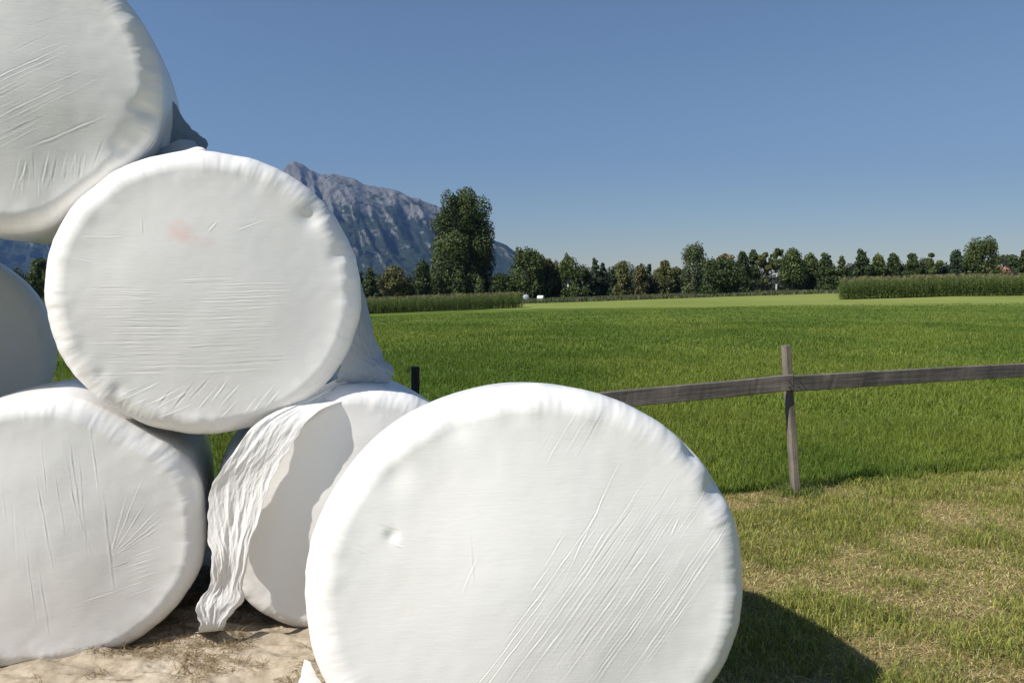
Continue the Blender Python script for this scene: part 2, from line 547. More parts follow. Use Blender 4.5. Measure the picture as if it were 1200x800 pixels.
def bale(name, cx, cy, cz, a, b, yaw, planes=(), mat=None, wr=None, seed=0, nth=900, nface=150, length=1.2, dome=.035, rim=1.0, corner=.15, dents=(), taper=.03, tilt=0.0):
    """(cx,cy,cz): centre of the front face. planes: (angle, distance) contact flats in the cross-section"""
    mat = mat or M_FILM
    th = np.linspace(0, 2 * math.pi, nth, endpoint=False)
    ex = 2 / 2.04
    c, s = np.cos(th), np.sin(th)
    x = a * np.sign(c) * np.abs(c) ** ex
    z = b * np.sign(s) * np.abs(s) ** ex
    R = np.hypot(x, z); A = np.arctan2(z, x)
    for al, dist in planes:
        cc = np.cos(A - al)
        lim = np.where(cc > .2, dist / np.maximum(cc, .2), 9)
        k = .045
        hh = np.clip(.5 + .5 * (lim - R) / k, 0, 1)
        R = lim * (1 - hh) + R * hh - k * hh * (1 - hh)
    # profile
    kc = corner
    rho = [], []
    r1 = np.linspace(0.001, 1 - kc, nface)
    y1 = -dome * (1 - (r1 / (1 - kc)) ** 2) ** 2
    n1 = np.zeros_like(r1)
    nc_ = max(14, nface // 4)
    ph = np.linspace(0, math.pi / 2, nc_ + 1)[1:]
    dep = .105
    r2 = 1 - kc + kc * np.sin(ph)
    y2 = dep * (1 - np.cos(ph))
    nb = 44
    tb = np.linspace(0, 1, nb + 1)[1:-1]
    r3 = 1 + .022 * np.sin(math.pi * tb)
    y3 = dep + (length - 2 * dep) * tb
    r4 = r2[::-1]; y4 = length - y2[::-1]
    r5 = np.linspace(1 - kc, .001, 24)[1:]; y5 = length + dome * .5 * (1 - (r5 / (1 - kc)) ** 2)
    rr = np.concatenate([r1, r2, r3, r4, r5])
    yy = np.concatenate([y1, y2, y3, y4, y5])
    phi = np.concatenate([n1, ph, np.full(len(r3), math.pi / 2), math.pi - ph[::-1], np.full(len(r5), math.pi)])
    RR, TH = np.meshgrid(rr, th, indexing='ij')
    Rm = RR * R[None, :] * (1 - taper * (np.maximum(yy[:, None], 0) / length) ** 1.3)
    ux, uz = np.cos(A)[None, :], np.sin(A)[None, :]
    Xp, Zp = Rm * ux, Rm * uz
    Yp = np.repeat(yy[:, None], nth, 1)
    PH = np.repeat(phi[:, None], nth, 1)
    h = .0065 * noise(Xp * 2.6, Yp * 2.6, Zp * 2.6, seed) + 0.0012 * noise(Xp * 7, Yp * 5, Zp * 7, seed + 1) + .0004 * noise(Xp * 22, Yp * 22, Zp * 22, seed + 2)
    # puckered rim: pleats running radially across the front corner
    arc = (np.repeat(phi[:, None], nth, 1))
    spos = (RR - 1) * (arc < 1.4) + (arc >= 1.4) * (Yp - dep) * 1.6
    band = np.exp(-((spos + .06) / .085) ** 2)
    band2 = np.exp(-((spos + .10) / .11) ** 2)
    cth, sth = np.cos(TH), np.sin(TH)
    pl = noise(cth * 7, sth * 7, spos * 3, seed + 3) * .0060 + noise(cth * 19, sth * 19, spos * 5, seed + 4) * .0026 \
        + noise(cth * 42, sth * 42, spos * 9, seed + 5) * .0012
    h = h + .62 * rim * (band * pl + band2 * .003 * noise(cth * 11, sth * 11, spos * 8, seed + 6))
    # barrel wrapping bands: shallow steps round the side
    h = h + (arc > 1.2) * (arc < 1.9) * .0022 * noise(Yp * 16, cth * 1.3, sth * 1.3, seed + 8)
    fm = ss(1.0, .86, RR) * (PH < .9)
    if wr:
        hw = np.zeros_like(h)
        nfr = nface + nc_
        sub = hw[:nfr]; U = Xp[:nfr]; V = Zp[:nfr]
        for w_ in wr:
            seg(sub, U, V, *w_)
        hw[:nfr] = sub
        h = h + hw * fm
    for (du, dv, dr, da) in dents:
        h = h - da * np.exp(-(((Xp - du) ** 2 + (Zp - dv) ** 2) / dr ** 2)) * (PH < 1.5)
    nr = np.sin(PH); ny = -np.cos(PH)
    V3 = np.stack([Xp + h * nr * ux, Yp + h * ny, Zp + b + h * nr * uz], -1)
    o = mesh_np('wrap', V3.reshape(-1, 3), grid_faces(len(rr), nth, True), mat)
    root = empty(name, (cx, cy, cz - b), yaw)
    root.rotation_euler = (-tilt, 0, yaw)
    o.parent = root
    return root, o

def F2(cx, cy, rx, ry, a, b):       # photo pixel -> metres on a bale's face
    return lambda px, py: ((px - cx) / rx * a, -(py - cy) / ry * b)

def bundle(f, x0, y0, x1, y1, slope, n, ln, wd, amp, seed, jit=.06):
    """n wrinkles starting between the two pixel points, all running along 'slope' (dx,dy) in pixels"""
    r = random.Random(seed); out = []
    for i in range(n):
        t = (i + r.uniform(-.35, .35)) / max(1, n - 1)
        px = x0 + (x1 - x0) * t; py = y0 + (y1 - y0) * t
        o0 = r.uniform(-.25, .25); l = ln * r.uniform(.45, 1.1)
        sx, sy = slope[0] * (1 + r.uniform(-jit, jit)), slope[1] * (1 + r.uniform(-jit, jit))
        m = math.hypot(sx, sy); sx /= m; sy /= m
        p0 = f(px + sx * ln * o0, py + sy * ln * o0); p1 = f(px + sx * (ln * o0 + l), py + sy * (ln * o0 + l))
        out.append((*p0, *p1, wd * r.uniform(.8, 1.3), amp * r.uniform(.5, 1.2) * r.choice((1, 1, 1, -1))))
    return out
def one(f, x0, y0, x1, y1, wd=.004, amp=.0025):
    return [(*f(x0, y0), *f(x1, y1), wd, amp)]

GRP = 'white wrapped silage bales'
# foreground bale
fF = F2(614, 703, 259, 253, .705, .66)
wr = bundle(fF, 540, 810, 740, 810, (144, -186), 26, 250, .0038, .0022, 1, .03)
wr += bundle(fF, 600, 700, 800, 640, (144, -190), 15, 110, .0035, .0016, 2, .05)
wr += bundle(fF, 610, 560, 700, 520, (100, -160), 5, 90, .0040, .0014, 3)
wr += one(fF, 526, 705, 545, 660) + one(fF, 776, 648, 791, 622) + one(fF, 750, 760, 805, 690) + one(fF, 640, 700, 722, 545, .004, .0020)
wr += one(fF, 537, 620, 540, 700, .006, .0012) + one(fF, 740, 800, 830, 690, .004, .0018)
wr += bundle(fF, 434, 618, 440, 636, (25, 10), 5, 26, .0045, .0030, 5, .2) + bundle(fF, 405, 640, 412, 652, (12, 10), 3, 18, .0045, .0020, 6, .2)
bF, wF = bale('wrapped_bale', .086, 2.40, .655, .730, .648, math.radians(8), [(-math.pi / 2, .63)], wr=wr, seed=11, nth=1500, nface=230, rim=1.0, taper=.09, tilt=math.radians(6), length=1.06,
              dents=[(*fF(842, 590), .05, .016), (*fF(818, 545), .04, .014), (*fF(448, 632), .02, .006), (*fF(520, 505), .05, .008), (*fF(452, 560), .05, .008)])
tag(bF, 'large white wrapped bale standing alone in the front, on the grass', 'bale', GRP)

def on_row(t, back=0.0):
    """a point on the stack's front plane: t metres right of the lower left bale's centre"""
    x = -1.965 + t * math.cos(YAW) - back * math.sin(YAW); y = 3.30 + t * math.sin(YAW) + back * math.cos(YAW)
    return x, y
# contact flats come from the centre distances in the row's plane
pD, pE, pB, pC, pA = (0, .585), (1.285, .585), (.635, 1.575), (-.85, 1.27), (-.17, 2.47)
def contact(p, q, wp):
    dx, dz = q[0] - p[0], q[1] - p[1]
    return math.atan2(dz, dx), math.hypot(dx, dz) * wp

fD = F2(48, 620, 185, 168, .655, .59)
wr = bundle(fD, 42, 520, 105, 505, (14, 150), 9, 150, .0040, .0022, 21, .5)
wr += bundle(fD, 5, 560, 40, 640, (5, 120), 4, 150, .0045, .0014, 22, .5)
wr += [(*fD(118, 650), *fD(x, y), .0040, .0024) for x, y in ((132, 590), (142, 560), (158, 550), (165, 575), (180, 588), (186, 600), (182, 612))]
wr += bundle(fD, 122, 655, 130, 700, (55, -14), 9, 55, .0038, .0020, 23, .1)
wr += one(fD, 112, 560, 121, 700, .006, .003) + one(fD, 80, 702, 130, 690, .005, .002)
x, y = on_row(pD[0], -.03)
bD, _ = bale('wrapped_bale', x, y, pD[1] - .03, .64, .60, YAW, [(-math.pi / 2, .58), contact(pD, pB, .48), contact(pD, pE, .5)], wr=wr, seed=23, nface=150, taper=.07)
tag(bD, 'white wrapped bale on the ground at the far left, with upright creases', 'bale', GRP)

fE = F2(400, 596, 165, 150, .65, .59)
wr = bundle(fE, 360, 500, 350, 560, (90, -6), 9, 90, .004, .0014, 31, .4) + one(fE, 440, 475, 500, 505, .005, .0022)
wr += bundle(fE, 330, 735, 350, 700, (30, -26), 6, 50, .005, .0024, 32, .2)
x, y = on_row(pE[0], -.02)
bE, _ = bale('wrapped_bale', x, y, pE[1] - .035, .64, .60, YAW, [(-math.pi / 2, .58), contact(pE, pB, .47), contact(pE, pD, .5)], wr=wr, seed=35, nface=150, taper=.06)
tag(bE, 'white wrapped bale on the ground behind the big front bale, half covered by hanging film', 'bale', GRP)

fB = F2(240, 347, 185, 166, .66, .62)
wr = bundle(fB, 120, 340, 110, 440, (150, 2), 30, 120, .0042, .0022, 41, .03)
wr += bundle(fB, 230, 330, 210, 440, (150, -4), 30, 110, .0042, .0020, 42, .03)
wr += bundle(fB, 180, 480, 300, 490, (40, -46), 10, 50, .005, .0030, 43, .1) + bundle(fB, 120, 470, 180, 490, (50, -22), 6, 60, .005, .0026, 44, .1)
wr += one(fB, 85, 306, 118, 312) + one(fB, 100, 283, 150, 283) + one(fB, 262, 278, 312, 259) + one(fB, 240, 276, 252, 264, .005, .003) + one(fB, 168, 260, 168, 282)
x, y = on_row(pB[0] + .035, -.04)
bB, _ = bale('wrapped_bale', x, y, pB[1], .655, .625, YAW, [contact(pB, pD, .57), contact(pB, pE, .57), contact(pB, pA, .56)], mat=M_FILM_B, wr=wr, seed=47, nth=1100, nface=170,
             dents=[(*fB(135, 455), .03, .006), (*fB(118, 438), .03, .004), (*fB(360, 255), .05, .014), (*fB(395, 300), .04, .010)])
tag(bB, 'white wrapped bale with a faint pink smear, resting on two bales', 'bale', GRP)

x, y = -3.09, 4.13
bC, _ = bale('wrapped_bale', x, y, pC[1] - .02, .63, .60, math.radians(31), [], seed=59, nth=500, nface=70)
tag(bC, 'shaded bale at the left edge under the topmost bale, mostly out of frame', 'bale', GRP)

fA = F2(10, 92, 190, 175, .67, .62)
wr = bundle(fA, -20, 120, 0, 185, (110, -66), 12, 135, .0040, .0024, 61, .04)
wr += bundle(fA, 20, 0, 60, 110, (60, -34), 7, 80, .004, .0014, 62, .1)
wr += bundle(fA, 30, 225, 110, 205, (8, -50), 16, 48, .0042, .0030, 63, .5) + one(fA, 40, 178, 138, 128, .006, .003)
x, y = on_row(pA[0], .10)
bA, _ = bale('wrapped_bale', x, y, pA[1], .650, .64, YAW, [contact(pA, pB, .50)], mat=M_FILM_C, wr=wr, seed=71, nth=1000, nface=160,
             dents=[(*fA(176, 118), .05, .02), (*fA(165, 150), .05, .018), (*fA(150, 168), .04, .015)])
tag(bA, 'topmost white wrapped bale, cut off by the upper left corner', 'bale', GRP)

for t_, z_ in ((-1.30, .585), (-1.50, 1.60), (-1.45, 2.55)):  # extra unseen bales, added to cast shade on the left-edge bale
    x, y = on_row(t_)
    q, _ = bale('wrapped_bale', x, y, z_, .63, .60, YAW, seed=83 + int(z_ * 3), nth=300, nface=50)
    tag(q, 'unseen white wrapped bale added left of the stack to shade it', 'bale', GRP)

# ---------------------------------------------------------------- loose film
def sheet(name, rows, nu, nv, fold, seed, mat, parent=None, foldn=9, thick=.0016, push=(.25, -1, .1), edge=1.0):
    """rows: list of (left xyz, right xyz) down the sheet; interpolated smoothly, folded along its length"""
    Lp = np.array([r[0] for r in rows]); Rp = np.array([r[1] for r in rows])
    tt = np.linspace(0, 1, len(rows)); tv = np.linspace(0, 1, nv)
    def cr(Pt):
        out = np.zeros((nv, 3))
        for i, q in enumerate(tv * (len(rows) - 1)):
            k = min(int(q), len(rows) - 2); f = q - k
            p0, p1, p2, p3 = Pt[max(k - 1, 0)], Pt[k], Pt[k + 1], Pt[min(k + 2, len(rows) - 1)]
            out[i] = .5 * (2 * p1 + (p2 - p0) * f + (2 * p0 - 5 * p1 + 4 * p2 - p3) * f * f + (3 * p1 - p0 - 3 * p2 + p3) * f ** 3)
        return out
    A_, B_ = cr(Lp), cr(Rp)
    uu = np.linspace(0, 1, nu)
    U, V = np.meshgrid(uu, tv)
    Pm = A_[:, None] * (1 - U[..., None]) + B_[:, None] * U[..., None]
    e = edge * (.018 * noise(V * 14, 0, 0, seed) + .007 * noise(V * 45, 0, 0, seed + 1))[..., None]
    wdir = (B_ - A_); wdir /= np.linalg.norm(wdir, axis=1)[:, None] + 1e-9
    Pm = Pm + wdir[:, None] * e * (2 * U[..., None] - 1)
    wl = np.linalg.norm(B_ - A_, axis=1)[:, None]
    Us = U + .12 * noise(V * 3, U * 2, 0, seed + 2)
    Vs = V + .05 * noise(U * 4, V * 5, 0, seed + 7)
    amp = .6 + .5 * noise(U * 3, V * 5, 0, seed + 8)
    d = fold * (ridged(Us * foldn * .10 + Vs * .8, Vs * 1.8, 0, seed + 3, 2, .45) * .55 + 0.13 * amp * noise(Us * foldn * .7 + Vs * 2, Vs * 5, 0, seed + 4)
                + .17 * amp * ridged(U * 3 + V * 7, V * 13 - U * 7, 0, seed + 5, 4, .55) + .035 * ridged(U * 11, V * 26, 0, seed + 6, 2))
    pv_ = np.array(push, float); pv_ /= np.linalg.norm(pv_)
    Pm = Pm + d[..., None] * pv_
    o = mesh_np(name, Pm.reshape(-1, 3), grid_faces(nv, nu), mat)
    md = o.modifiers.new('thickness', 'SOLIDIFY'); md.thickness = thick
    if parent is not None:
        o.parent = parent
        bpy.context.view_layer.update()
        o.matrix_parent_inverse = parent.matrix_world.inverted()
    return o

def dE(px, off=0.0):        # depth of the lower right bale's face plane under pixel column px
    k = (px - 600) / F_PX
    x0, y0 = on_row(pE[0], -.02)
    return (y0 - x0 * math.tan(YAW)) / (1 - k * math.tan(YAW)) + off
rows = []
for (lx, ly, rx, ry, o1, o2) in [(398, 440, 462, 445, .10, .30), (345, 470, 420, 464, .0, .06), (297, 498, 374, 482, -.05, -.045), (264, 545, 347, 512, -.055, -.065), (244, 582, 326, 548, -.035, -.065),
                                 (246, 622, 304, 600, -.04, -.07), (249, 658, 291, 648, -.06, -.075), (240, 690, 288, 690, -.05, -.06),
                                 (233, 718, 276, 712, -.08, -.06), (229, 738, 266, 735, -.06, -.06)]:
    rows.append((P(lx, ly, dE(lx, o1)), P(rx, ry, dE(rx, o2))))
rows.append((P(226, 744, 3.56), P(262, 748, 3.58)))
rows.append((P(214, 748, 3.53), P(246, 757, 3.50)))
rows.append((P(198, 754, 3.50), P(204, 760, 3.47)))
for r_ in rows[-3:]:
    for p_ in r_: p_[2] = max(p_[2], .03)
sh = sheet('film_sheet', rows, 110, 330, .017, 101, M_SHEET, foldn=10)
tag(sh, 'crumpled strip of loose white film hanging between the stacked bales down to the ground', 'plastic film')
rows = []
for (lx, ly, rx, ry, d1, d2) in [(372, 255, 380, 262, 3.75, 3.9), (398, 290, 408, 290, 3.68, 3.95), (410, 325, 424, 335, 3.66, 3.98), (412, 365, 436, 380, 3.66, 3.98),
                                 (405, 405, 447, 415, 3.68, 3.98), (398, 430, 460, 433, 3.72, 3.95), (392, 452, 456, 448, 3.75, 3.92)]:
    rows.append((P(lx, ly, d1), P(rx, ry, d2)))
o = sheet('film_flap', rows, 60, 120, .022, 131, M_VEIL, parent=bB, foldn=7, push=(.5, -1, 0))
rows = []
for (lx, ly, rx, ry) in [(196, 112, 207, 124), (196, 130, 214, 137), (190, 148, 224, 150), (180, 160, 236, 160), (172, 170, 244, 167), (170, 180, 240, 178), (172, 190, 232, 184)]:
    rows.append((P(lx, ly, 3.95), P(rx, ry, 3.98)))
o = sheet('film_flap', rows, 40, 60, .010, 151, M_SHADEFILM, parent=bA, foldn=3, edge=.25)
rows = []
for (lx, ly, rx, ry) in [(228, 166, 232, 172), (214, 163, 224, 178), (200, 168, 208, 184), (186, 175, 196, 190), (170, 184, 180, 198)]:
    rows.append((P(lx, ly, 3.80), P(rx, ry, 3.68)))
o = sheet('film_flap', rows, 30, 60, .014, 161, M_VEIL, parent=bA, foldn=2, edge=.2)
# twisted rope of film on top of the pink-smeared bale
pts = []; rad = []
for i, (px, py) in enumerate([(163, 193), (175, 188.5), (188, 186.5), (200, 184), (212, 182), (222, 181), (231, 179), (239, 180), (243, 184)]):
    pts.append(P(px, py - 2.5, 3.56)); rad.append([.004, .008, .007, .010, .009, .012, .020, .018, .008][i])
V, Fq = tube(pts, rad, 14)
V = V + .006 * np.stack([noise(V[:, 0] * 40, V[:, 1] * 40, V[:, 2] * 40, s) for s in (1, 2, 3)], -1)
o = mesh_np('film_twist', V, Fq, M_SHEET); o.parent = bB
bpy.context.view_layer.update(); o.matrix_parent_inverse = bB.matrix_world.inverted()
sm = o.modifiers.new('sub', 'SUBSURF'); sm.levels = sm.render_levels = 2
rows = []
for (lx, ly, rx, ry) in [(357, 772, 364, 775), (354, 785, 370, 788), (350, 800, 378, 802), (342, 830, 390, 832), (338, 870, 390, 870)]:
    rows.append((P(lx, ly, 2.62), P(rx, ry, 2.58)))
o = sheet('film_flap', rows, 30, 50, .004, 171, M_SHEET, parent=bF, foldn=1, edge=.15)

# ---------------------------------------------------------------- ground sheet under the stack
gx2 = np.linspace(-4.2, -.12, 420); gy2 = np.linspace(1.7, 5.3, 380)
X, Y = np.meshgrid(gx2, gy2)
X = X + .10 * noise(Y * 1.7, 0, 0, 81) * ss(-.8, -.12, X)
q1 = X * 2.1 - Y * 1.3; q2 = X * .8 + Y * 3.6
Z = .018 + .016 * ridged(q1 * .55, q2 * .8, 0, 83, 4, .55) + .008 * fbm(X * 9, Y * 14, 0, 85, 4) + .012 * ridged(X * 1.6 + Y * .5, Y * 5.5 - X * 1.2, 0, 87, 3)
bed = np.minimum(ss(-.1, -.5, X), 1)
Z = Z * (.25 + .75 * bed)
mtarp, t, b = new_mat('tan_sheet')
L = t.links
geo = nd(t, 'ShaderNodeNewGeometry')
cA = ramp(t, NZ(2.3, 7, .62), [(.3, (.27, .22, .155)), (.5, (.40, .34, .255)), (.7, (.50, .44, .35))]).outputs[0]
cB = ramp(t, NZ(22, 6, .7), [(.25, (.62, .58, .52)), (.6, (1.08, 1.08, 1.08))]).outputs[0]
col = mixc(t, 1.0, cA, cB, 'MULTIPLY')
cC = ramp(t, NZ(5, 6, .75, (1, 2.5, 1)), [(.60, (0, 0, 0)), (.68, (.85, .85, .85))]).outputs[0]
col = mixc(t, cC, col, (.12, .085, .045))
L.new(col, b.inputs['Base Color']); b.inputs['Roughness'].default_value = .9
bp = nd(t, 'ShaderNodeBump', Strength=.6, Distance=.01)
L.new(NZ(35, 6, .7), bp.inputs['Height']); L.new(bp.outputs[0], b.inputs['Normal'])
tarp = mesh_np('ground_sheet', np.stack([X, Y, Z], -1).reshape(-1, 3), grid_faces(len(gy2), len(gx2)), mtarp)
tag(tarp, 'wrinkled tan ground sheet littered with straw under the stacked bales', 'ground sheet')

# dry straw scraps lying on the sheet
n = 30000
bx_ = rng.uniform(-3.2, -.2, n); by_ = rng.uniform(2.9, 4.4, n)
keep = (noise(bx_ * 3, by_ * 5, 0, 91) + .5 * noise(bx_ * 9, by_ * 9, 0, 92) > .02)
bx_, by_ = bx_[keep], by_[keep]; n = len(bx_)
zz = np.interp(bx_, gx2, np.zeros(len(gx2)))
ix = np.clip(((bx_ + 4.2) / 4.08 * 419).astype(int), 0, 419); iy = np.clip(((by_ - 1.7) / 3.6 * 379).astype(int), 0, 379)
bz_ = Z[iy, ix]
colr = np.array([[.30, .21, .10], [.17, .11, .055], [.42, .33, .18]])[rng.integers(0, 3, n)] * rng.uniform(.6, 1.2, (n, 1))
V, T_, K = blades(np.stack([bx_, by_, bz_ + .002], -1), rng.uniform(.008, .03, n), rng.uniform(.002, .004, n), rng.uniform(0, 6.28, n), rng.uniform(1.5, 5.5, n), rng.uniform(0, 6.28, n), colr, curve=.9)
o = mesh_np('dry_straw', V, T_, M_GRASS, col=K, smooth=False); tag(o, kind='stuff')

# ---------------------------------------------------------------- fence
def beam(name, p0, p1, w_, h_, mat, parent, seed=0, nseg=40, up=Vector((0, 0, 1))):
    """rough sawn board: local X along it"""
    p0 = Vector(p0); p1 = Vector(p1)
    ax = (p1 - p0); ln = ax.length; ax.normalize()
    side = ax.cross(up).normalized(); u2 = side.cross(ax).normalized()
    V = []
    for i in range(nseg + 1):
        t_ = i / nseg * ln
        ww = w_ / 2; hh = h_ / 2
        n1 = float(noise(t_ * 3, 0, 0, seed)) * .003; n2 = float(noise(t_ * 2, 5, 0, seed)) * .004
        c = .006
        for (sx, sz) in ((-1, -1), (1, -1), (1, 1), (-1, 1)):
            for (ox, oz) in (((0, c), (c, 0)) if sx * sz > 0 else ((c, 0), (0, c))):
                e = .0016 * float(noise(t_ * 25, sx * 3, sz * 5, seed))
                V.append((t_, sx * (ww - ox) + n1 + e, sz * (hh - oz) + n2 + e))
    V = np.array(V)
    f = grid_faces(nseg + 1, 8, True)
    caps = np.array([list(range(8))[::-1], [nseg * 8 + k for k in range(8)]])
    o = mesh_np(name, V, [f, caps], mat, smooth=False)
    m = Matrix((ax, side, u2)).transposed().to_4x4(); m.translation = p0
    return o, m

posts = [(-.64, 5.20, 1.09, M_WOODD), (2.215, 6.10, 1.165, M_WOODP), (5.10, 7.36, 1.16, M_WOODP), (8.0, 8.6, 1.15, M_WOODP)]
fence = empty('wooden_fence', (2.215, 6.10, 0))
tag(fence, 'weathered grey wooden post and single rail fence along the edge of the meadow', 'fence')
bpy.context.view_layer.update()
inv = Matrix.Translation((-2.215, -6.10, 0))
for i, (x, y, h_, m_) in enumerate(posts):
    ln = -.115 if i == 1 else .01
    o, m = beam('post', (x + .0, y, -.1), (x + ln, y - .01, h_),   .05, .068, m_, fence, seed=200 + i, up=Vector((.2, -1, 0)).normalized())
    o.parent = fence; o.matrix_local = inv @ m
    if i == 0: o['label'] = 'short post top behind the bales, its shade painted dark'
def rail(x0, y0, z0, x1, y1, z1, seed):
    o, m = beam('rail', (x0, y0, z0), (x1, y1, z1), .032, .122, M_WOOD, fence, seed=seed, nseg=80)
    o.parent = fence; o.matrix_local = inv @ m
rail(-.70, 5.135, .755, 2.135, 6.035, .885, 301)
rail(2.140, 6.035, .880, 5.12, 7.30, .875, 302)
rail(5.125, 7.30, .870, 8.1, 8.57, .87, 303)

for (x, y, z) in ((2.10, 6.000, .90), (2.10, 6.000, .86), (2.19, 6.030, .90), (2.19, 6.030, .855)):
    V, Fq = tube([(x, y + .03, z), (x, y - .004, z), (x, y - .006, z)], [.004, .005, .002], 8)
    o = mesh_np('nail', V, Fq, M_WOODD, fence); o.matrix_local = inv
# ---------------------------------------------------------------- meadow grass
def in_bale(x, y):
    return (y < 3.9) & (x > -4.3) & (x < -.2) | ((np.abs(x - .03) < .42) & (y > 2.4) & (y < 3.6)) 
def sector(n, r0, r1, a0=-40, a1=41):
    r = np.sqrt(rng.uniform(r0 ** 2, r1 ** 2, n)); a = np.radians(rng.uniform(a0, a1, n))
    return r * np.sin(a), r * np.cos(a)
def meadow(n, r0, r1, h0, h1, w0, w1, seed):
    x, y = sector(n, r0, r1)
    k = y > edge_y(x) - .02
    x, y = x[k], y[k]; n = len(x)
    tall = .75 + .5 * ss(-.4, .6, noise(x * .8, y * .8, 0, 401)) 
    edge = ss(1.0, .0, y - edge_y(x))
    h = rng.uniform(h0, h1, n) * tall * (1 + .0 * edge)
    p = ss(-.5, .7, fbm(x * .33, y * .2, 0, 403, 3))[:, None]
    c1 = np.array([.098, .162, .020]); c2 = np.array([.180, .228, .034])
    col = (c1 * (1 - p) + c2 * p) * rng.uniform(.72, 1.28, (n, 1))
    y_ = rng.random(n) < .05
    col[y_] = np.array([.22, .22, .07]) * rng.uniform(.6, 1.1, (y_.sum(), 1))
    V, T_, K = blades(np.stack([x, y, gz(x, y) - .015], -1), h, rng.uniform(w0, w1, n), rng.uniform(0, 6.28, n), rng.uniform(.1, .8, n), rng.uniform(0, 6.28, n), col)
    return V, T_, K
parts = [meadow(230000, 5.0, 10.5, .05, .15, .004, .008, 1), meadow(210000, 10.5, 20, .05, .14, .007, .014, 2), meadow(160000, 20, 42, .05, .13, .014, .028, 3), meadow(60000, 42, 85, .04, .11, .04, .07, 4)]
V = np.concatenate([p[0] for p in parts]); K = np.concatenate([p[2] for p in parts])
o_ = 0; Ts = []
for p in parts:
    Ts.append(p[1] + o_); o_ += len(p[0])
o = mesh_np('meadow_grass', V, np.concatenate(Ts), M_GRASS, col=K, smooth=False); tag(o, kind='stuff')

n = 900
x = 2.22 + rng.normal(size=n) * .10; y = 6.12 + rng.normal(size=n) * .09
V2, T2, K2 = blades(np.stack([x, y, np.zeros(n) - .01], -1), rng.uniform(.03, .13, n), rng.uniform(.004, .008, n), rng.uniform(0, 6.28, n), rng.uniform(.2, 1.2, n), rng.uniform(0, 6.28, n),
                   np.array([.16, .20, .045]) * rng.uniform(.5, 1.6, (n, 1)))
o = mesh_np('weeds', V2, T2, M_GRASS, col=K2, smooth=False); tag(o, kind='stuff')
# mown strip: short green tufts and dry hay
n = 330000
x = rng.uniform(-.15, 6.5, n); y = rng.uniform(2.2, 8.0, n)
k = (y < edge_y(x) + .05) & (x < y * .86 + .4) & ~((np.abs(x - .03) < .40) & (y > 2.4) & (y < 3.6))
x, y = x[k], y[k]; n = len(x)
g = .75 * fbm(x * 1.9, y * 2.6, 0, 411, 5, .65) + .06
gm = ss(-.8, .8, g)
isg = rng.random(n) < (.16 + .54 * gm)
h = np.where(isg, rng.uniform(.02, .075, n) * (.45 + 1.0 * gm), rng.uniform(.008, .03, n))
lean = np.where(isg, rng.uniform(.2, 1.1, n), rng.uniform(1.2, 4.0, n))
green = np.array([.12, .17, .030]); green2 = np.array([.38, .37, .09])
straw = np.array([[.62, .50, .22], [.48, .35, .17], [.34, .20, .10], [.75, .64, .34]])
col = np.where(isg[:, None], green + (green2 - green) * rng.random((n, 1)), straw[rng.integers(0, 4, n)]) * rng.uniform(.65, 1.5, (n, 1))
V, T_, K = blades(np.stack([x, y, np.zeros(n) - .004], -1), h, np.where(isg, rng.uniform(.003, .006, n), rng.uniform(.0018, .004, n)), rng.uniform(0, 6.28, n), lean, rng.uniform(0, 6.28, n), col, curve=.8)
o = mesh_np('short_grass', V, T_, M_GRASS, col=K, smooth=False); tag(o, kind='stuff')

# loose hay left lying on the mown strip, in drifts
n = 60000
x = rng.uniform(.2, 6.5, n); y = rng.uniform(2.3, 7.6, n)
k = (y < edge_y(x) - .03) & (x < y * .86 + .4) & ~((np.abs(x - .03) < .45) & (y < 3.6)) & (fbm(x * 1.3 + y * .5, y * 2.4, 0, 611, 4) > .12)
x, y = x[k], y[k]; n = len(x)
pal = np.array([[.70, .56, .26], [.50, .35, .17], [.34, .19, .09], [.62, .55, .34]])
V, T_, K = blades(np.stack([x, y, rng.uniform(.004, .03, n)], -1), rng.uniform(.010, .026, n), rng.uniform(.0018, .0035, n), rng.uniform(0, 6.28, n), rng.uniform(2.0, 4.5, n), rng.uniform(0, 6.28, n),
                  pal[rng.integers(0, 4, n)] * rng.uniform(.6, 1.15, (n, 1)), curve=.8)
o = mesh_np('loose_hay', V, T_, M_GRASS, col=K, smooth=False); tag(o, kind='stuff')

